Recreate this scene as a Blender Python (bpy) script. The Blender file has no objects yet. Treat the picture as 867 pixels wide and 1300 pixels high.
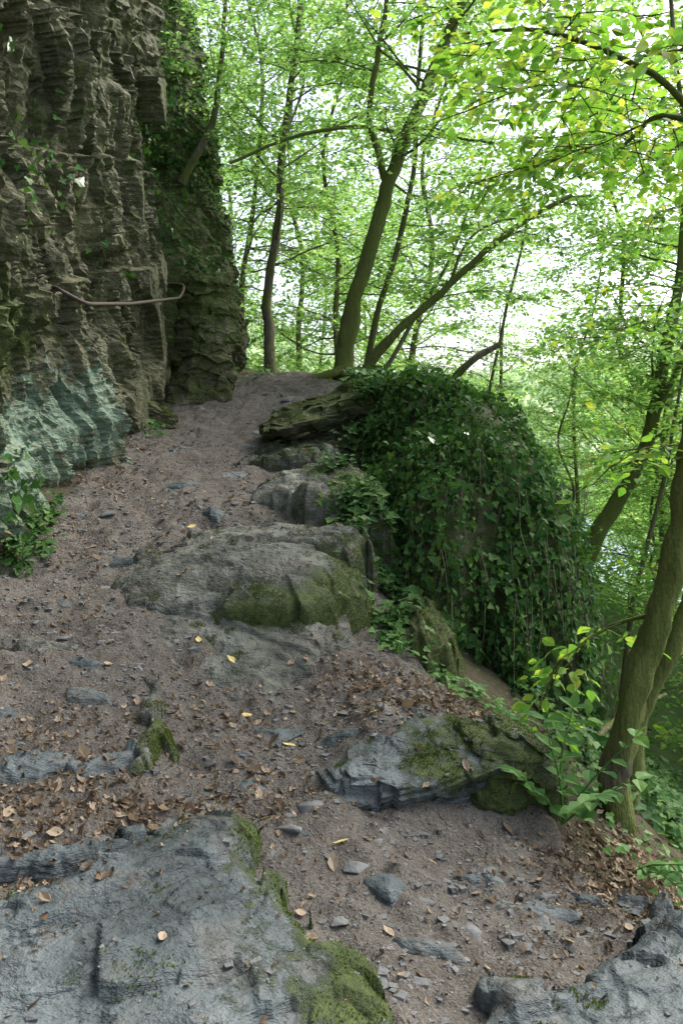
import bpy, math, random
import numpy as np
from mathutils import Vector, Matrix, Euler
from mathutils.bvhtree import BVHTree
random.seed(7); R=np.random.RandomState(7)
scene=bpy.context.scene
COL=scene.collection

# ---------------------------------------------------------------- noise
def hsh(ix,iy,iz,seed=0):
    h=(ix.astype(np.int64)*374761393+iy.astype(np.int64)*668265263+iz.astype(np.int64)*1440670441+seed*974711)&0xffffffff
    h=((h^(h>>13))*1274126177)&0xffffffff
    h=((h^(h>>16))*2246822519)&0xffffffff
    h=h^(h>>15)
    return (h&0xffffff)/float(0xffffff)
def vnoise(x,y,z,seed=0):
    ix,iy,iz=np.floor(x),np.floor(y),np.floor(z)
    fx,fy,fz=x-ix,y-iy,z-iz
    fx=fx*fx*(3-2*fx);fy=fy*fy*(3-2*fy);fz=fz*fz*(3-2*fz)
    out=0
    for a in (0,1):
        for b in (0,1):
            for c in (0,1):
                w=(fx if a else 1-fx)*(fy if b else 1-fy)*(fz if c else 1-fz)
                out=out+w*hsh(ix+a,iy+b,iz+c,seed)
    return out*2-1
def fbm(x,y,z=None,f=1.0,o=4,seed=0):
    x=np.asarray(x,float);y=np.asarray(y,float)
    z=np.zeros_like(x)+0.37 if z is None else np.asarray(z,float)
    s=0;a=.5
    for i in range(o):
        s=s+a*vnoise(x*f+i*17.3,y*f+i*5.1,z*f+i*9.7,seed+i)
        f*=2.07;a*=.5
    return s
def facet(u,v,seed=0,tilt=1.0):
    """fractured-rock relief: every Voronoi cell is its own tilted plane"""
    iu,iv=np.floor(u),np.floor(v);best=np.full(np.shape(u),1e9);out=np.zeros(np.shape(u));z=np.zeros_like(iu)
    for a in (-1,0,1):
        for b in (-1,0,1):
            cu,cv=iu+a,iv+b
            pu=cu+hsh(cu,cv,z,seed);pv=cv+hsh(cu,cv,z+1,seed)
            d=(u-pu)**2+(v-pv)**2
            h=hsh(cu,cv,z+2,seed)-.5+tilt*((hsh(cu,cv,z+3,seed)-.5)*(u-pu)+(hsh(cu,cv,z+4,seed)-.5)*(v-pv))*1.6
            m=d<best;best=np.where(m,d,best);out=np.where(m,h,out)
    return out
def sstep(a,b,x):
    t=np.clip((x-a)/(b-a),0,1); return t*t*(3-2*t)
def rbf(ctrl):
    C=np.array(ctrl,float);n=len(C)
    A=np.sqrt(((C[:,None,:2]-C[None,:,:2])**2).sum(-1))
    P=np.c_[np.ones(n),C[:,:2]]
    M=np.zeros((n+3,n+3));M[:n,:n]=A-np.eye(n)*0.02;M[:n,n:]=P;M[n:,:n]=P.T
    w=np.linalg.solve(M,np.r_[C[:,2],0,0,0])
    def f(x,y):
        x=np.asarray(x,float);y=np.asarray(y,float);o=w[n]+w[n+1]*x+w[n+2]*y
        for i in range(n): o=o+w[i]*np.sqrt((x-C[i,0])**2+(y-C[i,1])**2+1e-4)
        return o
    return f

# ---------------------------------------------------------------- mesh helper
def mesh_obj(name,V,F,mat,parent=None,smooth=True,attr=None,label=None,cat=None,kind=None,group=None):
    V=np.asarray(V,np.float32)
    me=bpy.data.meshes.new(name)
    m,k=F.shape
    me.vertices.add(len(V));me.vertices.foreach_set("co",V.ravel())
    me.loops.add(m*k);me.loops.foreach_set("vertex_index",F.astype(np.int32).ravel())
    me.polygons.add(m);me.polygons.foreach_set("loop_start",np.arange(0,m*k,k,dtype=np.int32))
    me.update(calc_edges=True)
    me.validate()
    me.polygons.foreach_set("use_smooth",np.full(len(me.polygons),bool(smooth)))
    if attr:
        for an,av in attr.items():
            a=me.attributes.new(an,'FLOAT','POINT');a.data.foreach_set("value",np.asarray(av,np.float32).ravel())
    me.materials.append(mat)
    ob=bpy.data.objects.new(name,me);COL.objects.link(ob)
    if parent: ob.parent=parent
    tag(ob,label,cat,kind,group)
    return ob
def tag(ob,label=None,cat=None,kind=None,group=None):
    if label: ob["label"]=label
    if cat: ob["category"]=cat
    if kind: ob["kind"]=kind
    if group: ob["group"]=group
def empty(name,loc,label,cat,group=None):
    e=bpy.data.objects.new(name,None);e.empty_display_size=.2;COL.objects.link(e);e.location=loc
    tag(e,label,cat,None,group);return e
def grid_faces(nu,nv):
    i=np.arange(nu-1)[:,None]*nv+np.arange(nv-1)[None,:]
    i=i.ravel();return np.c_[i,i+nv,i+nv+1,i+1]

# ---------------------------------------------------------------- materials
class NT:
    def __init__(s,name):
        s.m=bpy.data.materials.new(name);s.m.use_nodes=True;s.t=s.m.node_tree;s.t.nodes.clear()
        s.out=s.t.nodes.new('ShaderNodeOutputMaterial')
    def n(s,ty,**kw):
        nd=s.t.nodes.new(ty)
        for k,v in kw.items():
            if k=='inp':
                for a,b in v.items():
                    if isinstance(b,bpy.types.NodeSocket): s.t.links.new(b,nd.inputs[a])
                    else: nd.inputs[a].default_value=b
            else: setattr(nd,k,v)
        return nd
    def pos(s,scale=(1,1,1),rot=(0,0,0)):
        g=s.n('ShaderNodeNewGeometry')
        mp=s.n('ShaderNodeMapping',inp={'Vector':g.outputs['Position'],'Scale':scale,'Rotation':rot});return mp.outputs[0]
    def noise(s,vec,scale,detail=4,rough=.6,dist=0):
        return s.n('ShaderNodeTexNoise',inp={'Vector':vec,'Scale':scale,'Detail':detail,'Roughness':rough,'Distortion':dist}).outputs['Fac']
    def ramp(s,fac,stops,interp='LINEAR'):
        r=s.n('ShaderNodeValToRGB',inp={'Fac':fac});cr=r.color_ramp;cr.interpolation=interp
        while len(cr.elements)<len(stops): cr.elements.new(.5)
        for e,(p,c) in zip(cr.elements,stops):
            e.position=p;e.color=(c,c,c,1) if isinstance(c,(int,float)) else (*c,1)
        return r.outputs['Color']
    def mix(s,f,a,b,bt='MIX'):
        m=s.n('ShaderNodeMix',data_type='RGBA',blend_type=bt)
        for k,v in((0,f),(6,a),(7,b)):
            if isinstance(v,bpy.types.NodeSocket): s.t.links.new(v,m.inputs[k])
            else: m.inputs[k].default_value=v if k==0 else (*v,1)
        return m.outputs[2]
    def math(s,op,a,b=0.0):
        m=s.n('ShaderNodeMath',operation=op)
        for k,v in((0,a),(1,b)):
            if isinstance(v,bpy.types.NodeSocket): s.t.links.new(v,m.inputs[k])
            else: m.inputs[k].default_value=v
        return m.outputs[0]
    def bump(s,h,strength=.5,dist=.02,normal=None):
        b=s.n('ShaderNodeBump',inp={'Height':h,'Strength':strength,'Distance':dist})
        if normal: s.t.links.new(normal,b.inputs['Normal'])
        return b.outputs[0]
    def surf(s,col,rough=.9,nrm=None,spec=.3):
        b=s.n('ShaderNodeBsdfPrincipled')
        for k,v in(('Base Color',col),('Roughness',rough),('Specular IOR Level',spec)):
            if isinstance(v,bpy.types.NodeSocket): s.t.links.new(v,b.inputs[k])
            else: b.inputs[k].default_value=(*v,1) if isinstance(v,tuple) else v
        if nrm: s.t.links.new(nrm,b.inputs['Normal'])
        s.t.links.new(b.outputs[0],s.out.inputs[0]);return s.m

def mat_dirt(name,c1,c2,c3,cd=(.05,.043,.035),cp=(.23,.235,.23),farc=None):
    t=NT(name);p=t.pos()
    a=t.noise(p,2.2,4,.65);b=t.noise(p,14,6,.7);c=t.noise(p,90,3,.7)
    col=t.mix(t.ramp(a,[(.38,0.),(.6,1.)]),c1,c2)
    col=t.mix(t.ramp(b,[(.38,0.),(.66,1.)]),col,c3)
    v=t.n('ShaderNodeTexVoronoi',inp={'Vector':p,'Scale':42.0,'Randomness':1.0})
    peb=t.ramp(v.outputs['Distance'],[(.18,1.),(.36,0.)])
    pm=t.math('MULTIPLY',peb,t.ramp(v.outputs['Color'],[(.55,0.),(.6,1.)]))
    col=t.mix(t.math('MULTIPLY',pm,.7),col,cp)
    col=t.mix(t.ramp(c,[(.35,.6),(.6,0.)]),col,cd)
    if farc:
        sx=t.n('ShaderNodeSeparateXYZ',inp={0:p})
        fm=t.math('MAXIMUM',t.ramp(t.math('MULTIPLY',sx.outputs[0],.02),[(.034,0.),(.07,1.)]),t.ramp(t.math('MULTIPLY',sx.outputs[1],.01),[(.16,0.),(.3,1.)]))
        col=t.mix(fm,col,t.mix(t.noise(p,1.5,5,.7),tuple(.5*x for x in farc),tuple(1.6*x for x in farc)))
    h=t.math('ADD',t.math('MULTIPLY',b,1.4),t.math('MULTIPLY',pm,.5))
    h=t.math('ADD',h,t.math('MULTIPLY',c,.6))
    return t.surf(col,.95,t.bump(h,1.0,.03),.15)
def mat_rock(name,cd,cm,cl,rot=(.3,.2,.4),stretch=(1,1,6),lichen=False,sc=1.0,mossc=((.035,.06,.012),(.125,.165,.03)),bd=.03,speck=.3,soil=0):
    t=NT(name);p=t.pos();ps=t.pos(stretch,rot)
    a=t.noise(p,1.9*sc,6,.68);s1=t.noise(ps,3.2*sc,6,.66,.5);s2=t.noise(ps,11*sc,4,.68);f=t.noise(p,55*sc,3,.75)
    col=t.mix(t.ramp(s1,[(.36,0.),(.64,1.)]),cd,cm)
    col=t.mix(t.ramp(a,[(.47,0.),(.66,.85)]),col,cl)
    col=t.mix(t.ramp(a,[(.36,.7),(.46,0.)]),col,tuple(.5*x for x in cd))
    col=t.mix(t.ramp(s2,[(.33,.8),(.43,0.)]),col,tuple(.35*x for x in cd))
    col=t.mix(t.ramp(f,[(.4,0.),(.75,speck)]),col,cl)
    if soil:
        sm=t.ramp(t.noise(p,4.5,6,.75),[(.51,0.),(.60,soil)])
        col=t.mix(sm,col,t.mix(f,(.08,.068,.054),(.185,.165,.142)))
    h=t.math('ADD',t.math('MULTIPLY',s1,2.0),t.math('MULTIPLY',s2,.9))
    h=t.math('ADD',h,t.math('MULTIPLY',f,.2));h=t.math('ADD',h,t.math('MULTIPLY',a,1.5))
    n1=t.bump(h,1.0,bd)
    if lichen:
        la=t.n('ShaderNodeAttribute',attribute_name='lichen').outputs['Fac']
        ln=t.noise(p,7,8,.82)
        lm=t.ramp(t.math('ADD',la,t.math('MULTIPLY',t.math('SUBTRACT',ln,.5),2.8)),[(.44,0.),(.66,1.)])
        col=t.mix(t.math('MULTIPLY',lm,.8),col,t.mix(t.noise(p,35,4,.7),(.085,.145,.105),(.26,.38,.29)))
    ma=t.n('ShaderNodeAttribute',attribute_name='moss').outputs['Fac']
    mn=t.noise(p,6,7,.8)
    mm=t.ramp(t.math('ADD',ma,t.math('MULTIPLY',t.math('SUBTRACT',mn,.5),2.6)),[(.44,0.),(.72,1.)])
    mf=t.noise(p,120,3,.8)
    mc=t.mix(t.ramp(t.noise(p,22,3,.7),[(.3,0.),(.7,1.)]),mossc[0],mossc[1])
    mc=t.mix(t.ramp(mf,[(.35,.6),(.55,0.)]),mc,(.02,.03,.008))
    col=t.mix(t.math('MULTIPLY',mm,.85),col,mc)
    n1=t.bump(t.math('MULTIPLY',mm,mf),.8,.02,n1)
    return t.surf(col,.62,n1,.3)
def mat_leaf(name,cols,trans=(1.5,1.6,.8),mixf=.5,gl=.12):
    t=NT(name)
    g=t.n('ShaderNodeNewGeometry')
    n=len(cols);col=t.ramp(g.outputs['Random Per Island'],[(i/(n-1),c) for i,c in enumerate(cols)])
    d=t.n('ShaderNodeBsdfDiffuse',inp={'Color':col})
    tc=t.mix(1.0,col,trans,'MULTIPLY');
    tr=t.n('ShaderNodeBsdfTranslucent',inp={'Color':tc})
    m=t.n('ShaderNodeMixShader',inp={0:mixf,1:d.outputs[0],2:tr.outputs[0]})
    last=m
    if gl:
        gg=t.n('ShaderNodeBsdfGlossy',inp={'Roughness':.45,'Color':(1,1,1,1)})
        lw=t.n('ShaderNodeLayerWeight',inp={'Blend':.25})
        last=t.n('ShaderNodeMixShader',inp={0:t.math('MULTIPLY',lw.outputs['Fresnel'],gl*2),1:m.outputs[0],2:gg.outputs[0]})
    t.t.links.new(last.outputs[0],t.out.inputs[0]);return t.m
def mat_bark(name,c1,c2,mossamt=.0):
    t=NT(name);p=t.pos();ps=t.pos((1,1,.22))
    a=t.noise(ps,22,5,.7);b=t.noise(p,3,4,.7)
    col=t.mix(t.ramp(a,[(.35,0.),(.65,1.)]),c1,c2)
    mk=t.ramp(t.math('ADD',b,mossamt),[(.5,0.),(.66,.9)])
    col=t.mix(mk,col,t.mix(t.noise(p,60,3),(.05,.075,.015),(.19,.22,.055)))
    return t.surf(col,.9,t.bump(a,1.0,.05),.2)

M_path=mat_dirt("path_dirt",(.172,.156,.136),(.118,.104,.088),(.222,.206,.184))
M_ground=mat_dirt("forest_soil",(.085,.07,.045),(.06,.08,.028),(.12,.095,.065),farc=(.05,.09,.025))
M_rock=mat_rock("schist_rock",(.043,.056,.060),(.088,.108,.112),(.165,.193,.195),rot=(.5,.25,.5),stretch=(1,1.4,3),bd=.022,speck=.12,soil=.4)
M_rock2=mat_rock("schist_rock_warm",(.058,.063,.052),(.12,.128,.107),(.21,.218,.19),rot=(.2,.3,.2),stretch=(1,1,2.2),bd=.026,speck=.15,soil=.55)
M_cliff=mat_rock("cliff_rock",(.058,.06,.03),(.125,.125,.068),(.235,.225,.135),rot=(-.55,.1,0),stretch=(1,1,3.5),lichen=True,sc=.8,mossc=((.035,.06,.01),(.14,.18,.03)),bd=.045)
M_out=mat_rock("outcrop_rock",(.04,.042,.026),(.085,.085,.052),(.13,.125,.085),rot=(.2,.1,.2),stretch=(1,1,3))
M_leafA=mat_leaf("leaf_sunny_green",[(.10,.21,.06),(.16,.29,.08),(.22,.36,.10),(.31,.42,.14)],(1.8,1.85,1.45),.58,0)
M_leafH=mat_leaf("leaf_painted_haze_green",[(.24,.35,.19),(.33,.45,.25),(.43,.53,.34)],(1.5,1.5,1.4),.5,0)  # paler greens: distance haze painted into the leaf colour
M_leafN=mat_leaf("leaf_near_green",[(.08,.19,.03),(.13,.27,.045),(.19,.33,.05),(.34,.37,.07)],(1.85,1.9,1.1),.6,.1)
M_ivy=mat_leaf("ivy_leaf",[(.022,.068,.018),(.042,.112,.028),(.068,.15,.04),(.105,.19,.05)],(1.3,1.4,.6),.28,.12)
M_plant=mat_leaf("fresh_leaf",[(.06,.16,.045),(.095,.21,.055),(.14,.26,.07)],(1.5,1.5,.8),.35,.15)
M_dry=mat_leaf("dry_leaf",[(.07,.05,.036),(.16,.12,.08),(.24,.185,.125),(.39,.315,.23),(.17,.125,.09),(.115,.083,.055)],(1.1,1,.8),.15,0)
M_yel=mat_leaf("yellow_leaf",[(.6,.47,.12),(.7,.6,.28),(.5,.32,.09)],(1,1,.8),.2,0)
M_bark=mat_bark("bark",(.09,.077,.057),(.21,.185,.14),.05)
M_barkm=mat_bark("mossy_bark",(.06,.052,.036),(.165,.15,.105),.24)
M_barkd=mat_bark("dead_wood",(.15,.125,.10),(.28,.24,.19),-.2)
M_mossf=mat_leaf("moss_fuzz",[(.035,.065,.012),(.085,.125,.024),(.15,.185,.04)],(1.2,1.2,.5),.3,0)
t=NT("worn_iron");pp=t.pos();M_iron=t.surf(t.mix(t.noise(pp,30,5),(.03,.024,.02),(.09,.07,.058)),.65,t.bump(t.noise(pp,80,4),.3,.005),.2)
t=NT("river_water");pp=t.pos((1,.4,1));M_water=t.surf((.28,.36,.46),.35,t.bump(t.noise(pp,1.2,5),.4,.15),.4)
t=NT("loose_stone");pp=t.pos();M_stone=t.surf(t.mix(t.ramp(t.noise(pp,9,5,.7),[(.35,0.),(.65,1.)]),(.085,.09,.09),(.195,.20,.196)),.7,t.bump(t.noise(pp,50,5),.7,.01),.3)

# ---------------------------------------------------------------- terrain
ctrl=[(-1,0,0),(1,0,-.1),(0,1,-.02),(1.5,1,-.35),(0,2,-.09),(.3,2.2,-.16),(-.8,2,.0),(.9,2.3,-.24),(1.3,2.8,-.3),(2,2.5,-.6),
(0,2.78,-.06),(.5,3.1,-.15),(.9,3.4,-.25),(1.25,3.1,-.3),(1.4,3.9,-.38),(2,3.6,-.8),
(-.6,3.0,.04),(-1.3,3.0,.17),(-2.0,3.0,.3),(-.3,3.5,.04),(0,3.2,-.03),
(.15,3.75,.14),(.6,3.95,.11),(.95,4.1,-.02),(-.2,4.0,.13),(-.55,4.1,.16),(-.95,3.8,.27),(-.65,3.6,.09),(-1.6,3.8,.35),(-2.2,4,.47),
(.2,4.3,.2),(.5,4.5,.14),(.9,4.7,0),(1.5,5,-.5),(2.3,5,-1.2),(-1.4,4.5,.44),(-1.8,5,.58),(-2.2,5.3,.72),
(-1.4,5.6,.78),(-1.9,6.2,1.0),(-.8,6,.96),(-1.45,6.2,.98),(-.5,5.0,.5),(-.2,5.6,.78),(.3,5.5,.5),
(-.9,7,1.22),(-1.8,7,1.25),(-.3,7,1.1),(-1.4,8,1.5),(-.5,8,1.38),(.3,7.5,1.1),
(-1.2,9,1.86),(-.3,9,1.93),(.6,9,1.8),(-1.9,9,1.82),(-.6,10.5,2.3),(0,10.5,2.3),(-1.4,10.5,2.2),(.8,10.5,2.0),
(-.6,11.8,2.52),(.3,12,2.4),(-1.2,12,2.5),(-.6,14,2.4),(-.5,17,2.0),(1.5,14,1.4),(3,12,-.2),(2.5,8,-1.4),(2.5,6.5,-1.4),(4,10,-1.7),
(3,3,-1.6),(3,1,-1.2),(5,5,-3),(-3,5,1),(-3,9,2.2),(-4,13,3.5),(-3,1,.3),(-3,17,3.5)]
near=rbf(ctrl)
def far(x,y):
    b=np.interp(y,[-20,0,12,20,60,200],[-1,0,2.2,1.5,-2,-4])
    r=np.interp(x,[1,5,12,16,36,42,60,110,200,400],[0,-3.3,-8,-10.3,-10.3,-9.2,-8,2,14,20])
    l=np.interp(-x,[2,6,20,200],[0,2.5,12,50])
    return np.where(x>12,r,b*np.clip(1-(x-4)/8,0,1)+r+l)+sstep(110,300,y)*24
def Hraw(x,y):
    x=np.asarray(x,float);y=np.asarray(y,float)
    w=sstep(-5,-3,x)*(1-sstep(3.2,6,x))*sstep(-3,-1,y)*(1-sstep(13,17,y))
    n=near(np.clip(x,-6,7),np.clip(y,-4,18))
    return n*w+far(x,y)*(1-w)
def H(x,y):
    h=Hraw(x,y)
    d=np.maximum(np.abs(x),np.abs(y)/4)
    h=h+fbm(x,y,f=1.1,o=4,seed=3)*.10+fbm(x,y,f=5,o=4,seed=9)*.055*(d<8)
    return h+np.clip(np.abs(x)/20,0,3)*fbm(x,y,f=.15,o=3,seed=5)
PR=([0,2,3,3.6,4.2,4.8,5.6,7,8,9,10.5,12,17],[1.0,1.15,1.2,1.0,.85,.5,.25,0,-.05,.3,.35,.1,0])
PL=([0,3,5,9,10.5,12,17],[-1.5,-2.1,-2.3,-2.1,-1.7,-1.3,-1.5])
bvhV=[];bvhF=[];boff=0
def add_bvh(V,F):
    global boff
    bvhV.append(np.asarray(V));bvhF.append(np.asarray(F)+boff);boff+=len(V)
def spaced(lo,hi,step,ext,ratio=1.12):
    a=list(np.arange(lo,hi+1e-6,step));s=step
    while a[-1]<ext[1]: s=min(s*ratio,40);a.append(a[-1]+s)
    s=step;b=[lo]
    while b[-1]>ext[0]: s=min(s*ratio,40);b.append(b[-1]-s)
    return np.array(b[:0:-1]+a)
gx=spaced(-2.4,2.6,.04,(-300,600));gy=spaced(1,9,.04,(-60,900))
X,Y=np.meshgrid(gx,gy,indexing='ij');Z=H(X,Y)
pm=sstep(0,.25,X-np.interp(Y,*PL))*sstep(0,.25,np.interp(Y,*PR)-X)*(Y>.6)*(Y<16.5)
Z=Z-.05*pm
V=np.c_[X.ravel(),Y.ravel(),Z.ravel()];F=grid_faces(len(gx),len(gy))
mesh_obj("ground",V,F,M_ground,label="brown leaf-littered forest slope falling to a river valley",cat="ground",kind="structure")
m=(V[F[:,0],0]>-4)&(V[F[:,0],0]<7)&(V[F[:,0],1]>0)&(V[F[:,0],1]<16);add_bvh(V,F[m])
vy=np.concatenate([np.arange(.6,6,.016),np.arange(6,16.5,.04)]);vt=np.linspace(0,1,170)
T,Yp=np.meshgrid(vt,vy,indexing='ij')
xl=np.interp(Yp,*PL)+fbm(Yp,Yp*0,f=1.5,seed=21)*.2;xr=np.interp(Yp,*PR)+fbm(Yp,Yp*0+4,f=1.7,seed=22)*.3
Xp=xl+(xr-xl)*T
lump=fbm(Xp,Yp,f=9,o=2,seed=37);lump=np.round(lump*3)/3
rib=facet((Yp*.9-Xp*.35)/.16+fbm(Xp,Yp,f=2,o=2,seed=38)*.6,(Xp*.9+Yp*.35)/.5,39)
Zp=H(Xp,Yp)+.012+fbm(Xp,Yp,f=14,o=3,seed=31)*.03+lump*.012+np.clip(rib,0,1)*.035-.07*(1-sstep(0,.06,T)*sstep(0,.06,1-T))
Vp=np.c_[Xp.ravel(),Yp.ravel(),Zp.ravel()];Fp=grid_faces(len(vt),len(vy))
mesh_obj("path",Vp,Fp,M_path,label="trodden grey-brown dirt path climbing between rocks",cat="path",kind="structure");add_bvh(Vp,Fp)
nsoil=sum(len(f) for f in bvhF)
rv=np.array([(15,-60,-9.9),(37,-60,-9.9),(37,170,-9.9),(15,170,-9.9)]);
mesh_obj("river",rv,np.array([[0,1,2,3]]),M_water,label="grey-blue river glinting below the wooded slope",cat="river",kind="structure")

# ---------------------------------------------------------------- embedded slabs
def poly_sd(x,y,P):
    P=np.array(P,float);n=len(P);d=np.full(x.shape,1e9);ins=np.zeros(x.shape,bool)
    for i in range(n):
        a=P[i];b=P[(i+1)%n];e=b-a
        t=np.clip(((x-a[0])*e[0]+(y-a[1])*e[1])/(e@e),0,1)
        d=np.minimum(d,(x-a[0]-t*e[0])**2+(y-a[1]-t*e[1])**2)
        c=((a[1]>y)!=(b[1]>y))&(x<(b[0]-a[0])*(y-a[1])/(b[1]-a[1]+1e-12)+a[0]);ins^=c
    return np.where(ins,1,-1)*np.sqrt(d)
mossV=[]
def slab(name,out,cp,mat,res=.014,ew=.05,terr=(.9,.4,.10,.035),seed=1,moss=lambda x,y,z,sd:x*0,drop=.15,label="",nz=.012,mossz=1,lift=0,rag=1.0,shear=.86,group=None,shoulder=.25,fac=(1.5,.55,.18)):
    cx,cy,w,amp=terr;nn=math.hypot(cx,cy);cx/=nn;cy/=nn
    P=np.array(out);U=P@np.array([cx,cy]);W=P@np.array([-cy,cx])
    gu=np.arange(U.min()-.1,U.max()+.1,res);gv=np.arange(W.min()-.1,W.max()+.1,res)
    UU,VV_=np.meshgrid(gu,gv,indexing='ij')
    X=UU*cx-VV_*cy;Y=UU*cy+VV_*cx
    sd=poly_sd(X,Y,out)+(fbm(X,Y,f=3.5,o=3,seed=seed)*.07+facet(X*7,Y*7,seed+3,.6)*.08)*rag
    f=rbf(cp);top=f(X,Y)+lift
    s=UU/w+fbm(X,Y,f=1.3,o=2,seed=seed+5)*.5
    k=np.floor(s);fr=s-k;h0=hsh(k,k*0,k*0,seed);h1=hsh(k+1,k*0,k*0,seed)
    top=top+amp*((h0+(h1-h0)*sstep(shear,.99,fr))-.5)*1.6 + amp*1.2*(fr-.5)*(hsh(k,k*0+8,k*0,seed)-.3)
    wx=fbm(X,Y,f=3,o=2,seed=seed+41)*.10
    top=top+amp*(facet((UU+wx)/(w*.9),(VV_+wx)/(w*2.0),seed+51)*fac[0]+facet((UU+wx)/(w*.38),(VV_-wx)/(w*.8),seed+52)*fac[1]+facet(UU/(w*.16),VV_/(w*.3),seed+53)*fac[2])
    top=top+fbm(X,Y,f=3,o=5,seed=seed+7)*nz*2+fbm(X,Y,f=22,o=3,seed=seed+8)*nz*.45
    low=Hraw(X,Y)-drop
    low=np.minimum(low,top)
    e1=sstep(-.01,ew,sd)
    Z=low+(top-low)*((1-shoulder)*e1+shoulder*sstep(-.01,ew*3.5,sd))
    V=np.c_[X.ravel(),Y.ravel(),Z.ravel()];F=grid_faces(len(gu),len(gv))
    keep=(sd.ravel()[F]>-.03).any(1);F=F[keep]
    us=np.unique(F);mp=-np.ones(len(V),int);mp[us]=np.arange(len(us));
    at=np.clip(moss(X,Y,Z,sd),0,1).ravel()[us];V=V[us];F=mp[F]
    mesh_obj(name,V,F,mat,attr={'moss':at},label=label,cat="rock",smooth=True,group=group);add_bvh(V,F)
    if mossz: mossV.append((V,F,at))
    return V,F
slab("rock_slab",[(-1.5,1.2),(-1.35,2.2),(-1.0,2.42),(-.62,2.95),(-.32,2.95),(-.2,2.75),(-.09,2.5),(.06,2.3),(.27,2.05),(.40,1.2)],
 [(-1.3,1.5,.06),(-1.25,2.15,.13),(-.6,2.93,.13),(-.3,2.85,.14),(-.05,2.4,.05),(.2,2.05,-.03),(.25,1.5,-.11),(-.75,2.5,.18),(-.5,2.2,.10),(-.6,1.7,.03),(-.2,2.2,.08),(-.1,1.9,.01)],
 M_rock,res=.008,terr=(-.55,.83,.27,.05),seed=11,label="large blue-grey schist slab with mossy edge in the path",nz=.009,rag=1.1,fac=(.8,.3,.07),
 moss=lambda x,y,z,sd:.52*(1-sstep(.0,.32,sd))*(x>-.5)+.40*sstep(-.45,.05,x)+.13)
slab("rock_slab",[(.34,1.2),(.34,2.2),(.42,2.42),(.68,2.40),(.9,2.58),(1.15,2.85),(1.5,2.8),(1.6,1.2)],
 [(.4,1.5,-.12),(.4,2.3,-.11),(.7,2.35,-.08),(1.1,2.7,-.09),(1.3,2.2,-.10),(.8,1.8,-.12)],M_rock,res=.009,terr=(-.5,.86,.24,.03),seed=72,nz=.009,rag=1.0,fac=(.7,.3,.07),
 label="flat grey schist slab beside the dirt gully",moss=lambda x,y,z,sd:.14+.4*(y<2.15)*(1-sstep(0,.5,x-.5)))
slab("rock_ledge",[(-1.1,4.15),(-.92,4.15),(-.82,3.85),(-.74,3.5),(-.76,3.2),(-.92,3.2),(-.95,3.6)],
 [(-1,4.1,.35),(-.8,3.8,.31),(-.78,3.3,.20),(-.95,3.5,.28)],M_rock2,res=.009,seed=15,terr=(.9,.3,.14,.02),label="low mossy rock ledge edging the upper path",
 moss=lambda x,y,z,sd:.68*sstep(-.95,-.8,x),drop=.1,ew=.08)
slab("rock_ledge",[(-1.5,3.2),(-1.05,3.28),(-.86,3.4),(-.88,3.2),(-1.15,3.02),(-1.6,3.0)],
 [(-1.4,3.1,.235),(-1,3.2,.235),(-.9,3.3,.215),(-1.2,3.05,.195)],M_rock,res=.009,seed=16,terr=(-.3,.95,.12,.018),label="thin grey rock ledge sunk in the dirt path",drop=.06,ew=.035)
slab("rock_ledge",[(-1.15,2.6),(-.85,2.72),(-.58,2.76),(-.66,2.6),(-.95,2.46),(-1.2,2.44)],
 [(-1.1,2.5,.21),(-.65,2.7,.19),(-.9,2.5,.2),(-.9,2.68,.21)],M_rock,res=.009,seed=17,terr=(-.3,.95,.10,.018),label="narrow grey rock rib among dry leaves",drop=.06,ew=.035)
slab("rock_ledge",[(-1.9,4.25),(-1.5,4.32),(-1.2,4.28),(-1.3,4.18),(-1.6,4.12),(-1.95,4.12)],
 [(-1.8,4.2,.455),(-1.3,4.25,.405),(-1.5,4.15,.415),(-1.5,4.3,.445)],M_rock2,res=.010,seed=27,terr=(-.2,.98,.10,.018),label="thin slate rib crossing the dirt path",drop=.06,ew=.035)
slab("boulder",[(-1.3,4.42),(-.98,4.18),(-.5,4.06),(-.15,4.3),(.08,4.55),(.12,4.85),(-.5,4.9),(-1.3,4.85)],
 [(-1.25,4.45,.42),(-.95,4.24,.30),(-.5,4.12,.22),(-.15,4.35,.31),(.08,4.6,.36),(0,4.8,.47),(-.5,4.6,.45),(-1.15,4.7,.54),(-.8,4.45,.39)],
 M_rock2,res=.010,terr=(.3,.95,.26,.028),seed=18,label="sloping grey rock apron below a mossy boulder",nz=.010,drop=.10,ew=.05,rag=1.1,fac=(.8,.3,.07),
 moss=lambda x,y,z,sd:.18+.25*sstep(-.9,-.3,x)*sstep(4.3,4.6,y))
slab("boulder",[(-1.5,4.9),(-1.2,4.64),(-.7,4.55),(-.3,4.5),(.02,4.66),(.18,4.9),(.24,5.25),(-.2,5.45),(-.7,5.4),(-1.4,5.4)],
 [(-1.45,4.9,.60),(-1.15,4.68,.56),(-.7,4.62,.60),(-.3,4.58,.62),(0,4.7,.60),(.18,4.95,.60),(-1.25,5.2,.76),(-.7,4.95,.77),(-.2,4.85,.76),(.15,5.2,.75),(-.6,5.3,.88)],
 M_rock2,res=.010,terr=(-.2,.98,.3,.032),seed=38,label="grey-green layered boulder with thick moss on its face",nz=.010,drop=.05,ew=.09,rag=1.0,shoulder=.3,fac=(.6,.3,.07),
 moss=lambda x,y,z,sd:.54*sstep(-.95,-.45,x)*(1-sstep(.08,.34,sd))*(y<5.15)+.2+.36*sstep(-.3,.1,x))
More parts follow.
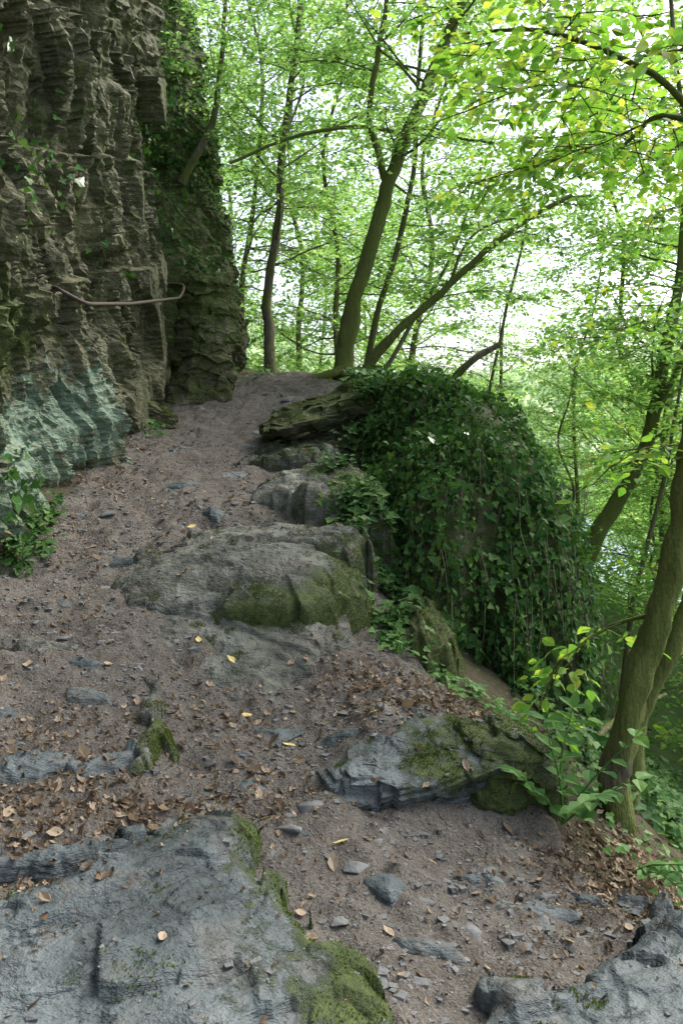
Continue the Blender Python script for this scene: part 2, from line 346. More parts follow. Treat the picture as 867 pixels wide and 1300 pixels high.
slab("boulder",[(-1.15,5.3),(-.8,5.12),(-.25,5.0),(.1,5.05),(.25,5.35),(.0,5.6),(-.5,5.75),(-1.1,5.7)],
 [(-1.1,5.35,.84),(-.7,5.15,.85),(-.2,5.05,.85),(.1,5.1,.84),(.1,5.4,.93),(-.5,5.65,.97),(-1.0,5.65,.90)],
 M_rock2,res=.010,terr=(-.2,.97,.22,.032),seed=39,label="upper grey layered step of the boulder",nz=.010,drop=.05,ew=.06,rag=1.3,shoulder=.3,fac=(.8,.3,.07),
 moss=lambda x,y,z,sd:.22+.35*sstep(-.5,.0,x)*(1-sstep(.05,.3,sd)))
slab("rock_slab",[(-.82,6.15),(-.4,5.95),(-.15,5.7),(.15,5.5),(.35,5.65),(.38,6.2),(.1,6.6),(-.3,6.6),(-.7,6.4)],
 [(-.8,6.2,1.08),(-.3,5.95,1.14),(0,5.75,1.04),(.3,5.6,.94),(.35,6.1,1.15),(0,6.5,1.32),(-.5,6.4,1.24)],M_rock2,res=.011,terr=(.1,.98,.2,.045),seed=19,
 label="layered mossy rock slab at the path edge",moss=lambda x,y,z,sd:.38+.3*sstep(-.4,.2,x),drop=.15,rag=1.3,ew=.05,fac=(1.0,.4,.1))
slab("rock_slab",[(-1.0,7.25),(-.55,7.0),(-.1,6.85),(.1,7.3),(-.3,7.6),(-.8,7.6)],
 [(-.9,7.3,1.38),(-.1,7.0,1.40),(-.3,7.5,1.5),(-.8,7.5,1.43)],M_rock2,res=.013,terr=(.2,.95,.16,.045),seed=20,label="low grey rock outcrop at the path edge",drop=.1,rag=1.3,moss=lambda x,y,z,sd:.42+0*x)
rs=np.random.RandomState(77)
fs=[(-1.32,6.6,.17),(-1.02,5.98,.2),(.52,2.95,.1),(.72,2.85,.12),(.28,2.5,.1),(.95,2.95,.11),(.05,3.75,.1),(-1.65,3.5,.18),(-1.35,4.0,.14),(-1.0,6.9,.2),(-.9,7.9,.18),(-1.5,5.3,.16),(.62,2.65,.1),(-.35,3.85,.09),(-.45,3.35,.1),(-1.55,7.5,.18),(-.2,2.98,.08),(-.7,6.5,.16),(.4,3.95,.08),(-1.7,4.7,.14),(-.6,8.8,.2),(-1.9,5.9,.16),(-1.0,9.6,.2),(.15,2.8,.12),(1.15,3.1,.12),(-1.2,3.75,.13)]
for i,(x,y,r) in enumerate(fs):
    a0=rs.uniform(0,6.28);n=6;an=a0+np.arange(n)*2*np.pi/n+rs.uniform(-.3,.3,n);rr=r*rs.uniform(.6,1.2,n)
    o_=[(x+math.cos(a)*q*1.25,y+math.sin(a)*q*.65) for a,q in zip(an,rr)]
    z=float(H(np.array([x]),np.array([y]))[0])+.03;tx,ty=rs.uniform(-.12,.12,2)
    slab("flat_stone",o_,[(px,py,float(H(np.array([px]),np.array([py]))[0])*.5+z*.5+tx*(px-x)+ty*(py-y)+.022) for px,py in o_]+[(x,y,z+.014)],M_rock,res=.009,terr=(.1,.99,.09,.010),seed=400+i,nz=.008,drop=.04,ew=.03,rag=.5,
      label="flat slate-grey stone bedded in the dirt path",group="flat stones bedded in the path",mossz=0)

moundV,moundF=slab("rock_outcrop",[(.2,5.6),(.5,5.35),(.85,5.25),(1.15,5.5),(1.5,5.4),(1.9,5.9),(2.0,7.0),(1.95,8.0),(1.3,8.9),(.5,9.1),(.0,8.6),(.05,7.4),(.2,6.4)],
 [(.25,5.65,.78),(.6,5.45,.80),(1.0,5.5,1.05),(1.5,5.6,1.1),(1.85,6.1,1.25),(1.95,7.1,1.4),(1.85,8.0,1.4),(1.0,6.2,1.45),(1.4,6.6,1.48),(1.4,7,1.68),(.9,7.2,1.87),(.7,8,2.02),(1.3,8,1.8),(.4,8.8,2.0),(.2,7.6,1.75),(.4,6.6,1.38),(.15,8.3,1.98),(.3,6.1,1.15)],
 M_out,res=.03,ew=.13,terr=(.3,.9,.55,.09),seed=24,nz=.08,drop=1.2,label="tall dark rock outcrop overgrown with ivy beside the path",
 moss=lambda x,y,z,sd:x*0+.66,mossz=0,shoulder=.3,fac=(1.2,.5,.1))
slab("mossy_rock",[(.2,4.75),(.5,4.6),(.75,4.65),(.85,5.0),(.7,5.4),(.25,5.4)],[(.25,4.8,.40),(.5,4.65,.32),(.75,4.7,.34),(.7,5.2,.5),(.3,5.3,.58)],
 M_out,res=.012,ew=.14,seed=25,nz=.04,drop=.3,label="rounded mossy rock below the ivy bank",moss=lambda x,y,z,sd:.65+.25*sstep(.4,.6,x))

def poly_rock(name,loc,size,rot,seed,mat,n=44,strata=(0,0,1,.07,.10),moss=.2,label="",noise=.05,cuts=8,keepbox=.95,group=None,mossf=None,smooth=False):
    rs=np.random.RandomState(seed)
    VV=[];FF=[];o=0
    u=np.linspace(-1,1,n);A,B=np.meshgrid(np.tan(u*np.pi/4),np.tan(u*np.pi/4),indexing='ij')
    for ax in range(3):
        for sg in(-1,1):
            p=np.zeros((n*n,3));p[:,ax]=sg;p[:,(ax+1)%3]=A.ravel()*sg;p[:,(ax+2)%3]=B.ravel()
            VV.append(p);FF.append(grid_faces(n,n)+o);o+=n*n
    D=np.concatenate(VV);F=np.concatenate(FF);D/=np.linalg.norm(D,axis=1)[:,None]
    key=np.round(D*1e4).astype(int);_,idx,inv=np.unique(key,axis=0,return_index=True,return_inverse=True)
    D=D[idx];F=inv.ravel()[F]
    r=np.full(len(D),9.)
    N=[];dd=[]
    for ax in range(3):
        for sg in(-1,1):
            v=np.zeros(3);v[ax]=sg;v+=rs.randn(3)*.09;N.append(v/np.linalg.norm(v));dd.append(keepbox)
    for i in range(cuts):
        v=rs.randn(3);N.append(v/np.linalg.norm(v));dd.append(rs.uniform(.95,1.25))
    for v,d in zip(N,dd):
        c=D@v;r=np.where(c>1e-3,np.minimum(r,d/np.maximum(c,1e-3)),r)
    P=D*r[:,None]*np.array(size)
    sx,sy,sz,w,amp=strata
    s=(P@np.array([sx,sy,sz]))/w+fbm(P[:,0],P[:,1],P[:,2],f=1.5,o=2,seed=seed)*.8
    k=np.floor(s);fr=s-k;h0=hsh(k,k*0,k*0,seed);h1=hsh(k+1,k*0,k*0,seed);hh=h0+(h1-h0)*sstep(.85,1,fr)
    q=np.array([sx,sy,sz]);lat=P-np.outer(P@q,q)
    P=P-lat*(hh*amp)[:,None]
    P=P+D*(fbm(P[:,0],P[:,1],P[:,2],f=2.2,o=5,seed=seed+2)*noise*2+fbm(P[:,0],P[:,1],P[:,2],f=9,o=3,seed=seed+6)*noise*.6)[:,None]
    P[:,2]+=facet(P[:,0]*6,P[:,1]*6,seed+9)*noise*.8
    P[:,0]+=facet(P[:,1]*5,P[:,2]*8,seed+19)*noise*.9;P[:,1]+=facet(P[:,0]*5,P[:,2]*8,seed+29)*noise*.9
    Rm=np.array(Euler([math.radians(a) for a in rot]).to_matrix())
    P=P@Rm.T+np.array(loc)
    nz=D@Rm.T
    at=np.clip(moss+.35*np.clip(nz[:,2],0,1)*(moss>.15),0,1)
    if mossf is not None: at=mossf(P[:,0],P[:,1],P[:,2])
    mesh_obj(name,P,F,mat,attr={'moss':at,'lichen':at*0},label=label,cat="rock",group=group,smooth=smooth);add_bvh(P,F)
    if at.max()>.3: mossV.append((P,F,at*.8))
    return P,F
poly_rock("rock_step",(.26,3.49,.0),(.38,.20,.115),(12,-4,22),41,M_rock,n=80,strata=(0,.1,.99,.035,.18),label="grey wedge-shaped layered rock step with a mossy corner",noise=.03,cuts=11,
 mossf=lambda x,y,z:.22+.42*sstep(.12,.4,x)*sstep(-.05,.08,z),smooth=True)
poly_rock("mossy_rock",(.74,3.64,-.06),(.28,.2,.21),(10,12,25),42,M_rock2,n=60,strata=(0,.1,.99,.08,.06),label="rounded rock covered in dark green moss",noise=.05,cuts=16,
 mossf=lambda x,y,z:.78+0*x,smooth=True)
poly_rock("rock_slab",(-.16,7.85,1.78),(.70,.5,.11),(10,-17,4),31,M_out,n=60,strata=(0,0,1,.045,.14),moss=.52,label="tilted mossy rock slab jutting over the path edge",noise=.045,cuts=12)
poly_rock("rock_slab",(.12,7.95,1.60),(.5,.45,.12),(6,-14,-10),36,M_rock2,strata=(0,0,1,.05,.12),moss=.45,label="layered rock under the overhanging slab",noise=.05)
poly_rock("rock_slab",(-.05,7.6,1.38),(.55,.4,.12),(4,-8,8),37,M_rock2,strata=(0,0,1,.05,.12),moss=.45,label="dark stepped ledge below the jutting slab",noise=.05)
poly_rock("rock_block",(-1.70,9.75,2.6),(.37,.45,.86),(-6,5,12),32,M_cliff,n=90,strata=(.16,.1,.97,.14,.12),moss=.6,label="upright layered mossy rock block leaning against the cliff",noise=.045,cuts=4)
poly_rock("rock_block",(-2.1,8.4,1.62),(.28,.35,.3),(0,10,30),33,M_cliff,strata=(.1,.15,.97,.05,.1),moss=.4,label="squat rock at the foot of the cliff",noise=.05)

# ---------------------------------------------------------------- cliff
cy=np.concatenate([np.arange(-3,4,.09),np.arange(4,13.2,.024),np.arange(13.2,19,.12)])
cz=np.concatenate([np.arange(-1.3,6.5,.028),np.arange(6.5,11,.12)])
Yc,Z0=np.meshgrid(cy,cz,indexing='ij')
DIP=.28
Zc=Z0+DIP*(Yc-4)
wy=Yc+fbm(Yc,Zc,f=.8,o=3,seed=40)*.2
Xc=np.interp(wy,[-3,4,6,7.5,8.6,9.0,9.2,10.7,11.0,11.5,12.0,12.6,13.5,15,19],[-2.4,-2.4,-2.36,-2.36,-2.38,-2.32,-3.3,-3.3,-2.15,-1.8,-1.6,-1.7,-2.6,-4.2,-7])
farw=sstep(10.5,11.1,wy)
Xc=Xc-farw*np.clip(Zc-2.9,0,9)*.15
Xc=Xc+.22*(1-sstep(.5,1.4,Zc-np.interp(Yc,[4,12],[.5,2.5])))*(Yc<9)
Xc=Xc+fbm(Yc,Zc,f=.55,o=2,seed=41)*.36*(1-.6*farw)
basez=np.interp(Yc,[4,6,9,12],[.5,1,1.85,2.5])
patch=np.exp(-(np.clip(np.abs(Yc-6.0)-.6,0,9)/.5)**2)*sstep(-.1,.3,Zc-basez)*(1-sstep(.5,1.4,Zc-basez))
def layered(a,b,w,amp,seed,sh=.88,warp=.16,tilt=1.2,le=4):
    s=a/w+fbm(Yc,Zc,f=.7,o=2,seed=seed)*warp/w;k=np.floor(s);fr=s-k
    b2=b/(w*le)+hsh(k,k*0,k*0,seed+9)*7+fbm(Yc,Zc,f=1.2,o=2,seed=seed+4)*.2;kb=np.floor(b2);fb=b2-kb
    h0=hsh(k,kb,k*0,seed);h1=hsh(k+1,kb,k*0,seed);g0=hsh(k,kb+1,k*0,seed)
    hh=h0+(h1-h0)*sstep(sh,1,fr);hh=hh+(g0-h0)*sstep(.93,1,fb)*(1-sstep(sh-.1,sh,fr))
    return amp*(hh-.5)+amp*tilt*(fr-.5)*(hsh(k,kb,k*0+5,seed)-.2)+amp*.9*(fb-.5)*(hsh(k,kb,k*0+6,seed)-.5)
a=Z0;b=Yc
zone=np.clip(sstep(5.4,4.4,Zc-.25*(Yc-6))+.15,0,1)
rid=lambda f1,f2,sd_,sh_:1-2.2*np.abs(fbm((Yc+sh_*Zc)*f1,(Zc-sh_*Yc)*f2,f=1,o=4,seed=sd_))
det=layered(a,b,1.05,.16,42)+layered(b,a,1.0,.24,44,le=1.6)
det=det+(1-.8*zone)*(layered(a,b+.3*Z0,.31,.12,43)+layered(a,b,.10,.04,48,.85))+zone*layered(a,b,.13,.025,53,.75)
wq=fbm(Yc,Zc,f=1.5,o=3,seed=71)*.12
q1=Yc+.55*Zc+wq;q2=Zc-.55*Yc-wq
det=det+zone*(facet(q1/.5,q2/1.8,72)*.26+facet(q1/.17,q2/.9,73)*.11+facet(q1/.06,q2/.35,74)*.05)+(1-zone)*(facet(b/.6+wq,a/.25,75)*.12+facet(b/.2,a/.07,76)*.04)
det=det+zone*rid(6.5,1.4,62,.5)*.06+fbm(Yc,Zc,f=4,o=5,seed=45)*.04
Xc=Xc+det*(1-.5*patch)*(1-.35*farw)
Xc=np.minimum(Xc,np.where((Yc>7)&(Yc<9.3),-1.98,5))
Xc=np.minimum(Xc,np.where((Yc>5.3)&(Yc<7.1)&(np.abs(Zc-2.6-.15*(Yc-5.7))<.2),-2.08,5))
Xt=Xc-sstep(8.6,10,Zc)*6*np.clip((Zc-8.6),0,2)
Zt=Zc+np.clip(-(Xt+3),0,9)*.15
V=np.c_[Xt.ravel(),Yc.ravel(),Zt.ravel()];F=grid_faces(len(cy),len(cz))[:,::-1]
mossa=np.clip(.44+.65*np.exp(-((Yc-5.25)/.65)**2-((Zc-2.15)/.32)**2)+.22*sstep(9.8,10.6,Yc)+.12*sstep(3,6,Zc)-.26*patch,0,1)
lich=.48*patch+.18*(1-sstep(8,9,Yc))*sstep(3.6,1.5,Zc)+.10
mesh_obj("rock_cliff",V,F,M_cliff,smooth=False,attr={'moss':mossa.ravel(),'lichen':lich.ravel()},label="steep craggy rock cliff with pale lichen and moss along the path",cat="cliff")
cliffV,cliffF=V,F
mossV.append((V,F,np.where(mossa.ravel()>.66,mossa.ravel(),0)))

# ---------------------------------------------------------------- tubes
def catmull(P,n):
    P=np.array(P,float);Q=np.vstack([2*P[0]-P[1],P,2*P[-1]-P[-2]]);o=[]
    for i in range(1,len(Q)-2):
        for t in np.linspace(0,1,n,endpoint=False):
            a,b,c,d=Q[i-1],Q[i],Q[i+1],Q[i+2]
            o.append(.5*((2*b)+(-a+c)*t+(2*a-5*b+4*c-d)*t*t+(-a+3*b-3*c+d)*t**3))
    o.append(P[-1]);return np.array(o)
class Tubes:
    def __init__(s): s.V=[];s.F=[];s.o=0
    def add(s,P,r,seg=6,bumpy=0,seed=0):
        P=np.asarray(P,float);n=len(P);r=np.full(n,float(r)) if np.ndim(r)==0 else np.asarray(r)
        T=np.gradient(P,axis=0);T/=np.linalg.norm(T,axis=1)[:,None]+1e-9
        up=np.array([0,1.,0]) if abs(T[0][1])<.9 else np.array([1.,0,0])
        U=np.cross(T,up);U/=np.linalg.norm(U,axis=1)[:,None]+1e-9;W=np.cross(T,U)
        a=np.arange(seg)*2*np.pi/seg
        rr=r[:,None]*np.ones(seg)[None]
        if bumpy: rr=rr*(1+bumpy*fbm(np.cos(a)[None]*1.5+0*rr,np.sin(a)[None]*1.5+0*rr,np.arange(n)[:,None]*.35+0*rr+seed,f=1,o=3,seed=seed))
        V=P[:,None]+rr[...,None]*(np.cos(a)[None,:,None]*U[:,None]+np.sin(a)[None,:,None]*W[:,None])
        s.V.append(V.reshape(-1,3))
        i=np.arange(n-1)[:,None]*seg;j=np.arange(seg)[None];k=(j+1)%seg
        s.F.append(np.stack([i+j,i+k,i+seg+k,i+seg+j],-1).reshape(-1,4)+s.o);s.o+=n*seg
    def get(s): return np.concatenate(s.V),np.concatenate(s.F)
LT_S=(np.array([(0,0,0),(.3,.45,.05),(0,1,-.04),(-.3,.45,.05)]),np.array([[0,1,2,3]]))
LT_N=(np.array([(0,0,0),(.2,.18,.04),(.3,.45,.07),(.17,.78,.03),(0,1.0,-.08),(-.17,.78,.03),(-.3,.45,.07),(-.2,.18,.04),(0,.45,0)]),
      np.array([[0,1,2,8],[8,2,3,4],[0,8,6,7],[8,4,5,6]]))
LT_I=(np.array([(0,0,0),(.28,-.12,.03),(.5,.18,.0),(.27,.42,.03),(.24,.6,.02),(0,1,-.05),(-.24,.6,.02),(-.27,.42,.03),(-.5,.18,0),(-.28,-.12,.03),(0,.35,-.03)]),
      np.array([[0,1,2,10],[10,2,3,4],[10,4,5,6],[10,6,7,8],[10,8,9,0]]))
LT_D=(np.array([(0,0,.0),(.2,.2,.14),(.3,.5,.22),(.15,.8,.2),(0,1,.28),(-.15,.8,.12),(-.3,.5,.10),(-.2,.2,.05),(0,.5,.0)]),LT_N[1])
def leaves(pos,axis,nrm,size,tmpl):
    T,F=tmpl;axis=axis/(np.linalg.norm(axis,axis=1)[:,None]+1e-9)
    side=np.cross(axis,nrm);side/=np.linalg.norm(side,axis=1)[:,None]+1e-9
    nn=np.cross(side,axis);size=np.asarray(size)
    V=pos[:,None]+size[:,None,None]*(T[None,:,0:1]*side[:,None]+T[None,:,1:2]*axis[:,None]+T[None,:,2:3]*nn[:,None])
    n=len(pos);FF=F[None]+(np.arange(n)*len(T))[:,None,None]
    return V.reshape(-1,3),FF.reshape(-1,F.shape[1])

# ---------------------------------------------------------------- trees
def grow(p,d,L,n,rs,jit=.18,grav=0.0):
    P=[np.array(p,float)];d=np.array(d,float);d/=np.linalg.norm(d)
    for i in range(n):
        d=d+rs.randn(3)*jit+np.array([0,0,grav]);d/=np.linalg.norm(d);P.append(P[-1]+d*L/n)
    return np.array(P)
def build_tree(paths,seed,limbs=24,f0=.3,L=(1.2,2.6),nl=9,lpt=34,lsize=.09,w=.35,tmpl=LT_S,up=.35,bias=None,rootflare=1.5,seg=12,grav=-.03):
    rs=np.random.RandomState(seed);tb=Tubes();LP=[];LA=[];LN=[];LS=[]
    def spray(P,k,w):
        n=len(P)-1
        u=rs.uniform(.12,1.02,k)*n;i=np.clip(u.astype(int),0,n-1);f=(u-i)[:,None]
        q=P[i]*(1-f)+P[i+1]*f;t=P[i+1]-P[i];t/=np.linalg.norm(t,axis=1)[:,None]+1e-9
        sd=np.cross(t,np.array([0,0,1.]));sd/=np.linalg.norm(sd,axis=1)[:,None]+1e-9
        v=rs.uniform(-1,1,k)*w*(1-.55*np.abs(u/n-.45))
        q=q+sd*v[:,None]+t*np.abs(v)[:,None]*.5+rs.randn(k,3)*np.array([.02,.02,.03])*(w/.3)
        q[:,2]-=np.abs(v)*.18
        LP.append(q);LA.append(t*.7+sd*np.sign(v)[:,None]*.9+rs.randn(k,3)*.35+np.array([0,0,-.15]))
        LN.append(np.array([0,0,1.])+rs.randn(k,3)*.5);LS.append(lsize*rs.uniform(.6,1.25,k))
    for pi,(pts,r0,r1,bear) in enumerate(paths):
        C=catmull(pts,6);n=len(C);C=C+np.c_[fbm(np.arange(n)*.25,np.zeros(n),seed=seed+pi),fbm(np.arange(n)*.25,np.ones(n)*5,seed=seed+pi),np.zeros(n)]*.06*np.minimum(1,np.arange(n)/5)[:,None]
        tt=np.linspace(0,1,n);rad=r0+(r1-r0)*tt
        if pi==0: rad=rad*(1+(rootflare-1)*np.exp(-tt*n/3.0))
        tb.add(C,rad,seg if r0>.04 else 7,.5,seed+pi)
        if not bear: continue
        nb=int(limbs*bear)
        for j in range(nb):
            f=f0+(1-f0)*(j+rs.rand())/nb;ii=min(int(f*(n-1)),n-2);p=C[ii]
            az=rs.uniform(0,2*np.pi);d=np.array([math.cos(az),math.sin(az),up+rs.uniform(-.25,.35)])
            if bias is not None: d=d+np.array(bias)*rs.uniform(.2,1)
            LL=rs.uniform(*L)*(1.1-.45*f)
            B=grow(p,d,LL,7,rs,.14,grav);rb=min(rad[ii]*.38*min(1,LL/2),.024)
            tb.add(B,np.linspace(rb,.004,8),5)
            for q in range(nl):
                g=.2+.8*(q+.5)/nl;k=min(int(g*7),6);sgn=1 if q%2 else -1
                t=B[k+1]-B[k];t/=np.linalg.norm(t);sd=np.cross(t,[0,0,1]);sd/=np.linalg.norm(sd)+1e-9
                d2=t*.7+sd*sgn*.9+np.array([0,0,rs.uniform(-.15,.25)])
                T2=grow(B[k]+(B[k+1]-B[k])*rs.rand(),d2,LL*.42*(1.15-g*.6),4,rs,.15,-.04)
                tb.add(T2,np.linspace(.006,.002,5),3)
                spray(T2,lpt,w)
            spray(B[3:],lpt,w)
    tv,tf=tb.get();lv,lf=leaves(np.concatenate(LP),np.concatenate(LA),np.concatenate(LN),np.concatenate(LS),tmpl)
    return tv,tf,lv,lf
def tree(label,base,group=None,mat_b=None,mat_l=None,name="tree",**kw):
    tv,tf,lv,lf=build_tree(**kw)
    e=empty(name,base,label,"tree",group);b=np.array(base)
    mesh_obj("trunk",tv-b,tf,mat_b or M_bark,parent=e)
    mesh_obj("crown",lv-b,lf,mat_l or M_leafA,parent=e,smooth=False)
tree("slender mossy tree with curved trunk at the path's crest",(0.02,10.5,2.3),paths=[
 ([(.0,10.5,2.1),(.04,10.5,2.6),(.09,10.5,3.1),(.3,10.5,3.78),(.5,10.5,4.5),(.61,10.5,4.97),(.86,10.5,5.6),(1.2,10.5,6.4),(1.56,10.5,7.3),(1.96,10.5,8.3),(2.3,10.4,9.3)],.125,.05,.8),
 ([(.6,10.5,4.9),(.5,10.5,5.3),(.38,10.5,5.8),(.5,10.4,6.75),(.61,10.3,7.8),(.7,10.3,9)],.05,.025,.5),
 ([(.84,10.5,5.55),(.6,10.45,5.62),(.17,10.4,5.65),(-.35,10.35,5.56),(-.88,10.3,5.38),(-1.45,10.2,5.1)],.033,.018,.1),
 ([(.8,10.5,5.5),(1.12,10.45,5.66),(1.54,10.4,5.5),(2.0,10.3,5.4)],.03,.015,.1),
 ([(.05,10.45,2.45),(-.2,10.3,2.36),(-.42,10.2,2.3)],.08,.03,0),([(.0,10.4,2.4),(.2,10.2,2.3),(.4,10.0,2.05)],.07,.02,0)],
 seed=50,limbs=24,f0=.5,L=(1.2,2.5),lsize=.085,w=.34,lpt=22,mat_b=M_barkm)
tree("thin upright tree beside the cliff end",(-1.06,12,2.5),paths=[
 ([(-1.05,12,2.4),(-1.1,12,3.0),(-1.12,12,3.66),(-.98,12,4.74),(-.94,12,5.64),(-.81,12,6.66),(-.67,12,7.62),(-.55,12,8.94)],.08,.04,1)],
 seed=51,limbs=24,f0=.35,L=(1.0,2.2),lsize=.085,w=.32,lpt=22)
tree("leaning mossy tree trunk arching over the slope",(.2,9.6,2.2),paths=[
 ([(.15,9.7,2.1),(.4,9.6,2.55),(.77,9.5,2.92),(1.3,9.5,3.38),(1.82,9.5,3.85),(2.34,9.5,4.24),(2.77,9.5,4.46)],.062,.025,.5),
 ([(1.3,9.5,3.38),(1.5,9.6,3.9),(1.9,9.7,4.2),(2.6,9.8,4.3)],.022,.01,.2)],
 seed=52,limbs=18,f0=.4,L=(.8,1.6),lsize=.085,w=.3,lpt=20,mat_b=M_barkm)
tree("slim leaning tree in the thicket behind the crest",(.5,11.5,1.9),paths=[
 ([(.3,11.5,1.9),(.45,11.5,3.1),(.8,11.5,4.3),(1.05,11.5,5.4),(1.1,11.5,6.8),(1.3,11.5,8.5)],.048,.025,1),
 ([(.4,11.5,2.2),(.9,11.6,3.0),(1.6,11.7,4.2),(2.1,11.8,5.6)],.038,.018,.5)],
 seed=53,limbs=18,f0=.3,L=(1.0,2.0),lsize=.085,w=.3,lpt=18)
tree("forked mossy tree rooted on the slope edge",(1.36,3.85,-.3),paths=[
 ([(1.33,3.85,-.6),(1.34,3.85,-.25),(1.38,3.85,.06),(1.47,3.85,.36),(1.56,3.85,.66),(1.62,3.85,.97),(1.68,3.85,1.35),(1.78,3.85,1.95),(1.95,3.9,3.0),(2.05,4.1,4.2),(1.9,4.4,5.6)],.072,.045,.3),
 ([(1.92,3.9,2.8),(1.7,4.3,3.5),(1.3,5.0,4.1),(.9,5.8,4.5)],.022,.01,1.0),
 ([(1.95,3.9,3.0),(1.9,4.6,3.4),(2.0,5.4,3.6),(2.1,6.2,3.7)],.022,.01,.9)],
 seed=54,limbs=18,f0=.35,L=(.7,1.5),nl=6,lsize=.082,w=.22,lpt=14,mat_b=M_barkm,mat_l=M_leafN,tmpl=LT_N,up=.0,rootflare=1.35,seg=24,grav=-.05)
tree("slanting mossy trunk crossing behind the slope-edge tree",(1.75,4.3,-.6),paths=[
 ([(1.55,4.3,-.6),(1.62,4.3,-.1),(1.8,4.35,.35),(2.0,4.4,.9),(2.2,4.4,1.8),(2.5,4.4,3.4),(2.7,4.4,5)],.05,.03,.4)],
 seed=64,limbs=14,f0=.6,L=(.7,1.4),nl=6,lsize=.082,w=.22,lpt=10,mat_b=M_barkm,mat_l=M_leafN,tmpl=LT_N)
tree("dark leaning tree on the slope below the path",(2.7,9,-1.5),paths=[
 ([(2.4,9,-2.0),(2.65,9,-.5),(2.88,9,.35),(3.2,9,.9),(3.5,9,1.5),(3.68,9,2.5),(3.85,9,3.5),(4.0,9,5),(4,9,7)],.11,.045,1),
 ([(3.5,9,1.6),(3.7,8.9,2.1),(4.05,8.8,2.8)],.045,.015,.3)],
 seed=55,limbs=22,f0=.5,L=(1.0,2.2),lsize=.085,w=.32,lpt=22,mat_b=M_barkm)
tree("young leafy tree on the steep slope",(2.6,13.5,.0),paths=[
 ([(2.5,13.5,-.5),(2.45,13.5,1.5),(2.75,13.5,3.5),(3.2,13.5,5.5),(3.3,13.5,8)],.035,.015,1)],
 seed=56,limbs=24,f0=.08,L=(.9,1.8),lsize=.085,w=.32,lpt=16)
tree("small leafy tree hanging over the ivy bank",(3.1,8.8,-1.4),paths=[
 ([(3.1,8.8,-1.6),(3.2,8.7,-.3),(3.5,8.6,1.0),(3.7,8.5,2.3)],.03,.015,1)],
 seed=57,limbs=22,f0=.1,L=(.7,1.5),lsize=.075,w=.25,lpt=22)
tree("thin tree growing from the cliff top",(-2.1,11.3,6.0),paths=[
 ([(-2.3,11.3,5.2),(-1.85,11.3,6.1),(-1.75,11.3,6.9),(-1.65,11.2,7.8),(-1.6,11.2,9)],.045,.025,1)],
 seed=58,limbs=14,f0=.1,L=(.8,1.8),lsize=.085,w=.28,lpt=18)
tree("leafy tree with yellowing leaves on the bank edge",(3.6,6.8,-2.2),paths=[
 ([(3.4,6.8,-2.4),(3.5,6.8,-.5),(3.45,6.8,1.5),(3.2,6.8,3.2),(2.9,6.8,4.6),(2.8,6.8,5.8)],.032,.018,1)],
 seed=59,limbs=26,f0=.10,L=(.8,1.7),lsize=.072,w=.26,lpt=17,mat_l=M_leafN,tmpl=LT_N)
variants=[]
for i in range(5):
    rs=np.random.RandomState(90+i);h=rs.uniform(9,12)
    pts=[(0,0,-.6)]+[(rs.uniform(-.25,.25)*k+.2*k*(i%2),rs.uniform(-.2,.2)*k,h*k/5) for k in range(1,6)]
    variants.append(build_tree([(pts,.075,.02,1)],seed=100+i,limbs=46,f0=.05,L=(1.5,3.0),nl=8,lpt=18,lsize=.125,w=.45))
vm=[]
spots=[(-1.8,15),(.0,15.5),(-.9,19),(1.3,17.5),(-3,22),(.6,23),(6.6,15.5),(10.5,19),(7.8,12),(10,11),(9,9),(12.5,26),(-1,29),(-5,30),(1.0,33),(16,32),
 (8.2,21),(2.2,27),(5.6,13.5),(5.6,9.4,.5),(4.2,10.3,.35),(6.8,11,.6),(4.8,7.6,.35),(5.0,12,.4),(4.6,15.5,.6),(15,42),(20,50),(16,75),(5.5,36,.8),(4.0,19.5,.8),(3.3,11.5,.35),
 (42,100),(48,130),(44,150),(52,180),(40,200),(55,220)]
for i,sp in enumerate(spots):
    x,y=sp[:2];k=i%5;tv,tf,lv,lf=variants[k]
    z=float(H(np.array([float(x)]),np.array([float(y)]))[0])
    e=empty("tree",(x,y,z),"young leafy sapling on the steep slope" if len(sp)>2 and sp[2]<.7 else "tall slim woodland tree with light green layered foliage","tree","trees of the wooded slope")
    e.rotation_euler=(0,0,random.uniform(0,6.28));s=random.uniform(.85,1.15)*(1 if y<38 else 1.3)
    if len(sp)>2: s=sp[2]
    e.scale=(s,s,s)
    if len(vm)<=k:
        tr=mesh_obj("trunk",tv,tf,M_bark,parent=e);cr=mesh_obj("crown",lv,lf,M_leafA,parent=e,smooth=False);vm.append((tr,cr))
    else:
        for o in vm[k]:
            c=o.copy();c.parent=e;COL.objects.link(c)
n=44000;rs=np.random.RandomState(5)
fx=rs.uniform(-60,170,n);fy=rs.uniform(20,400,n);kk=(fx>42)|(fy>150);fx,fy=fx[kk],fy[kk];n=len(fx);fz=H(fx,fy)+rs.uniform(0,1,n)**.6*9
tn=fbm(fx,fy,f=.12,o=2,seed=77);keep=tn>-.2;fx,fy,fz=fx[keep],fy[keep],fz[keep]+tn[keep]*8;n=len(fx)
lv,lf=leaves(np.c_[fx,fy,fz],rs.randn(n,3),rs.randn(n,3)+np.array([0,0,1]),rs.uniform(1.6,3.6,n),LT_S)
mesh_obj("distant_wood",lv,lf,M_leafH,smooth=False,label="sunlit wood on the far valley side, haze painted into its pale leaf colour",cat="wood",kind="stuff")

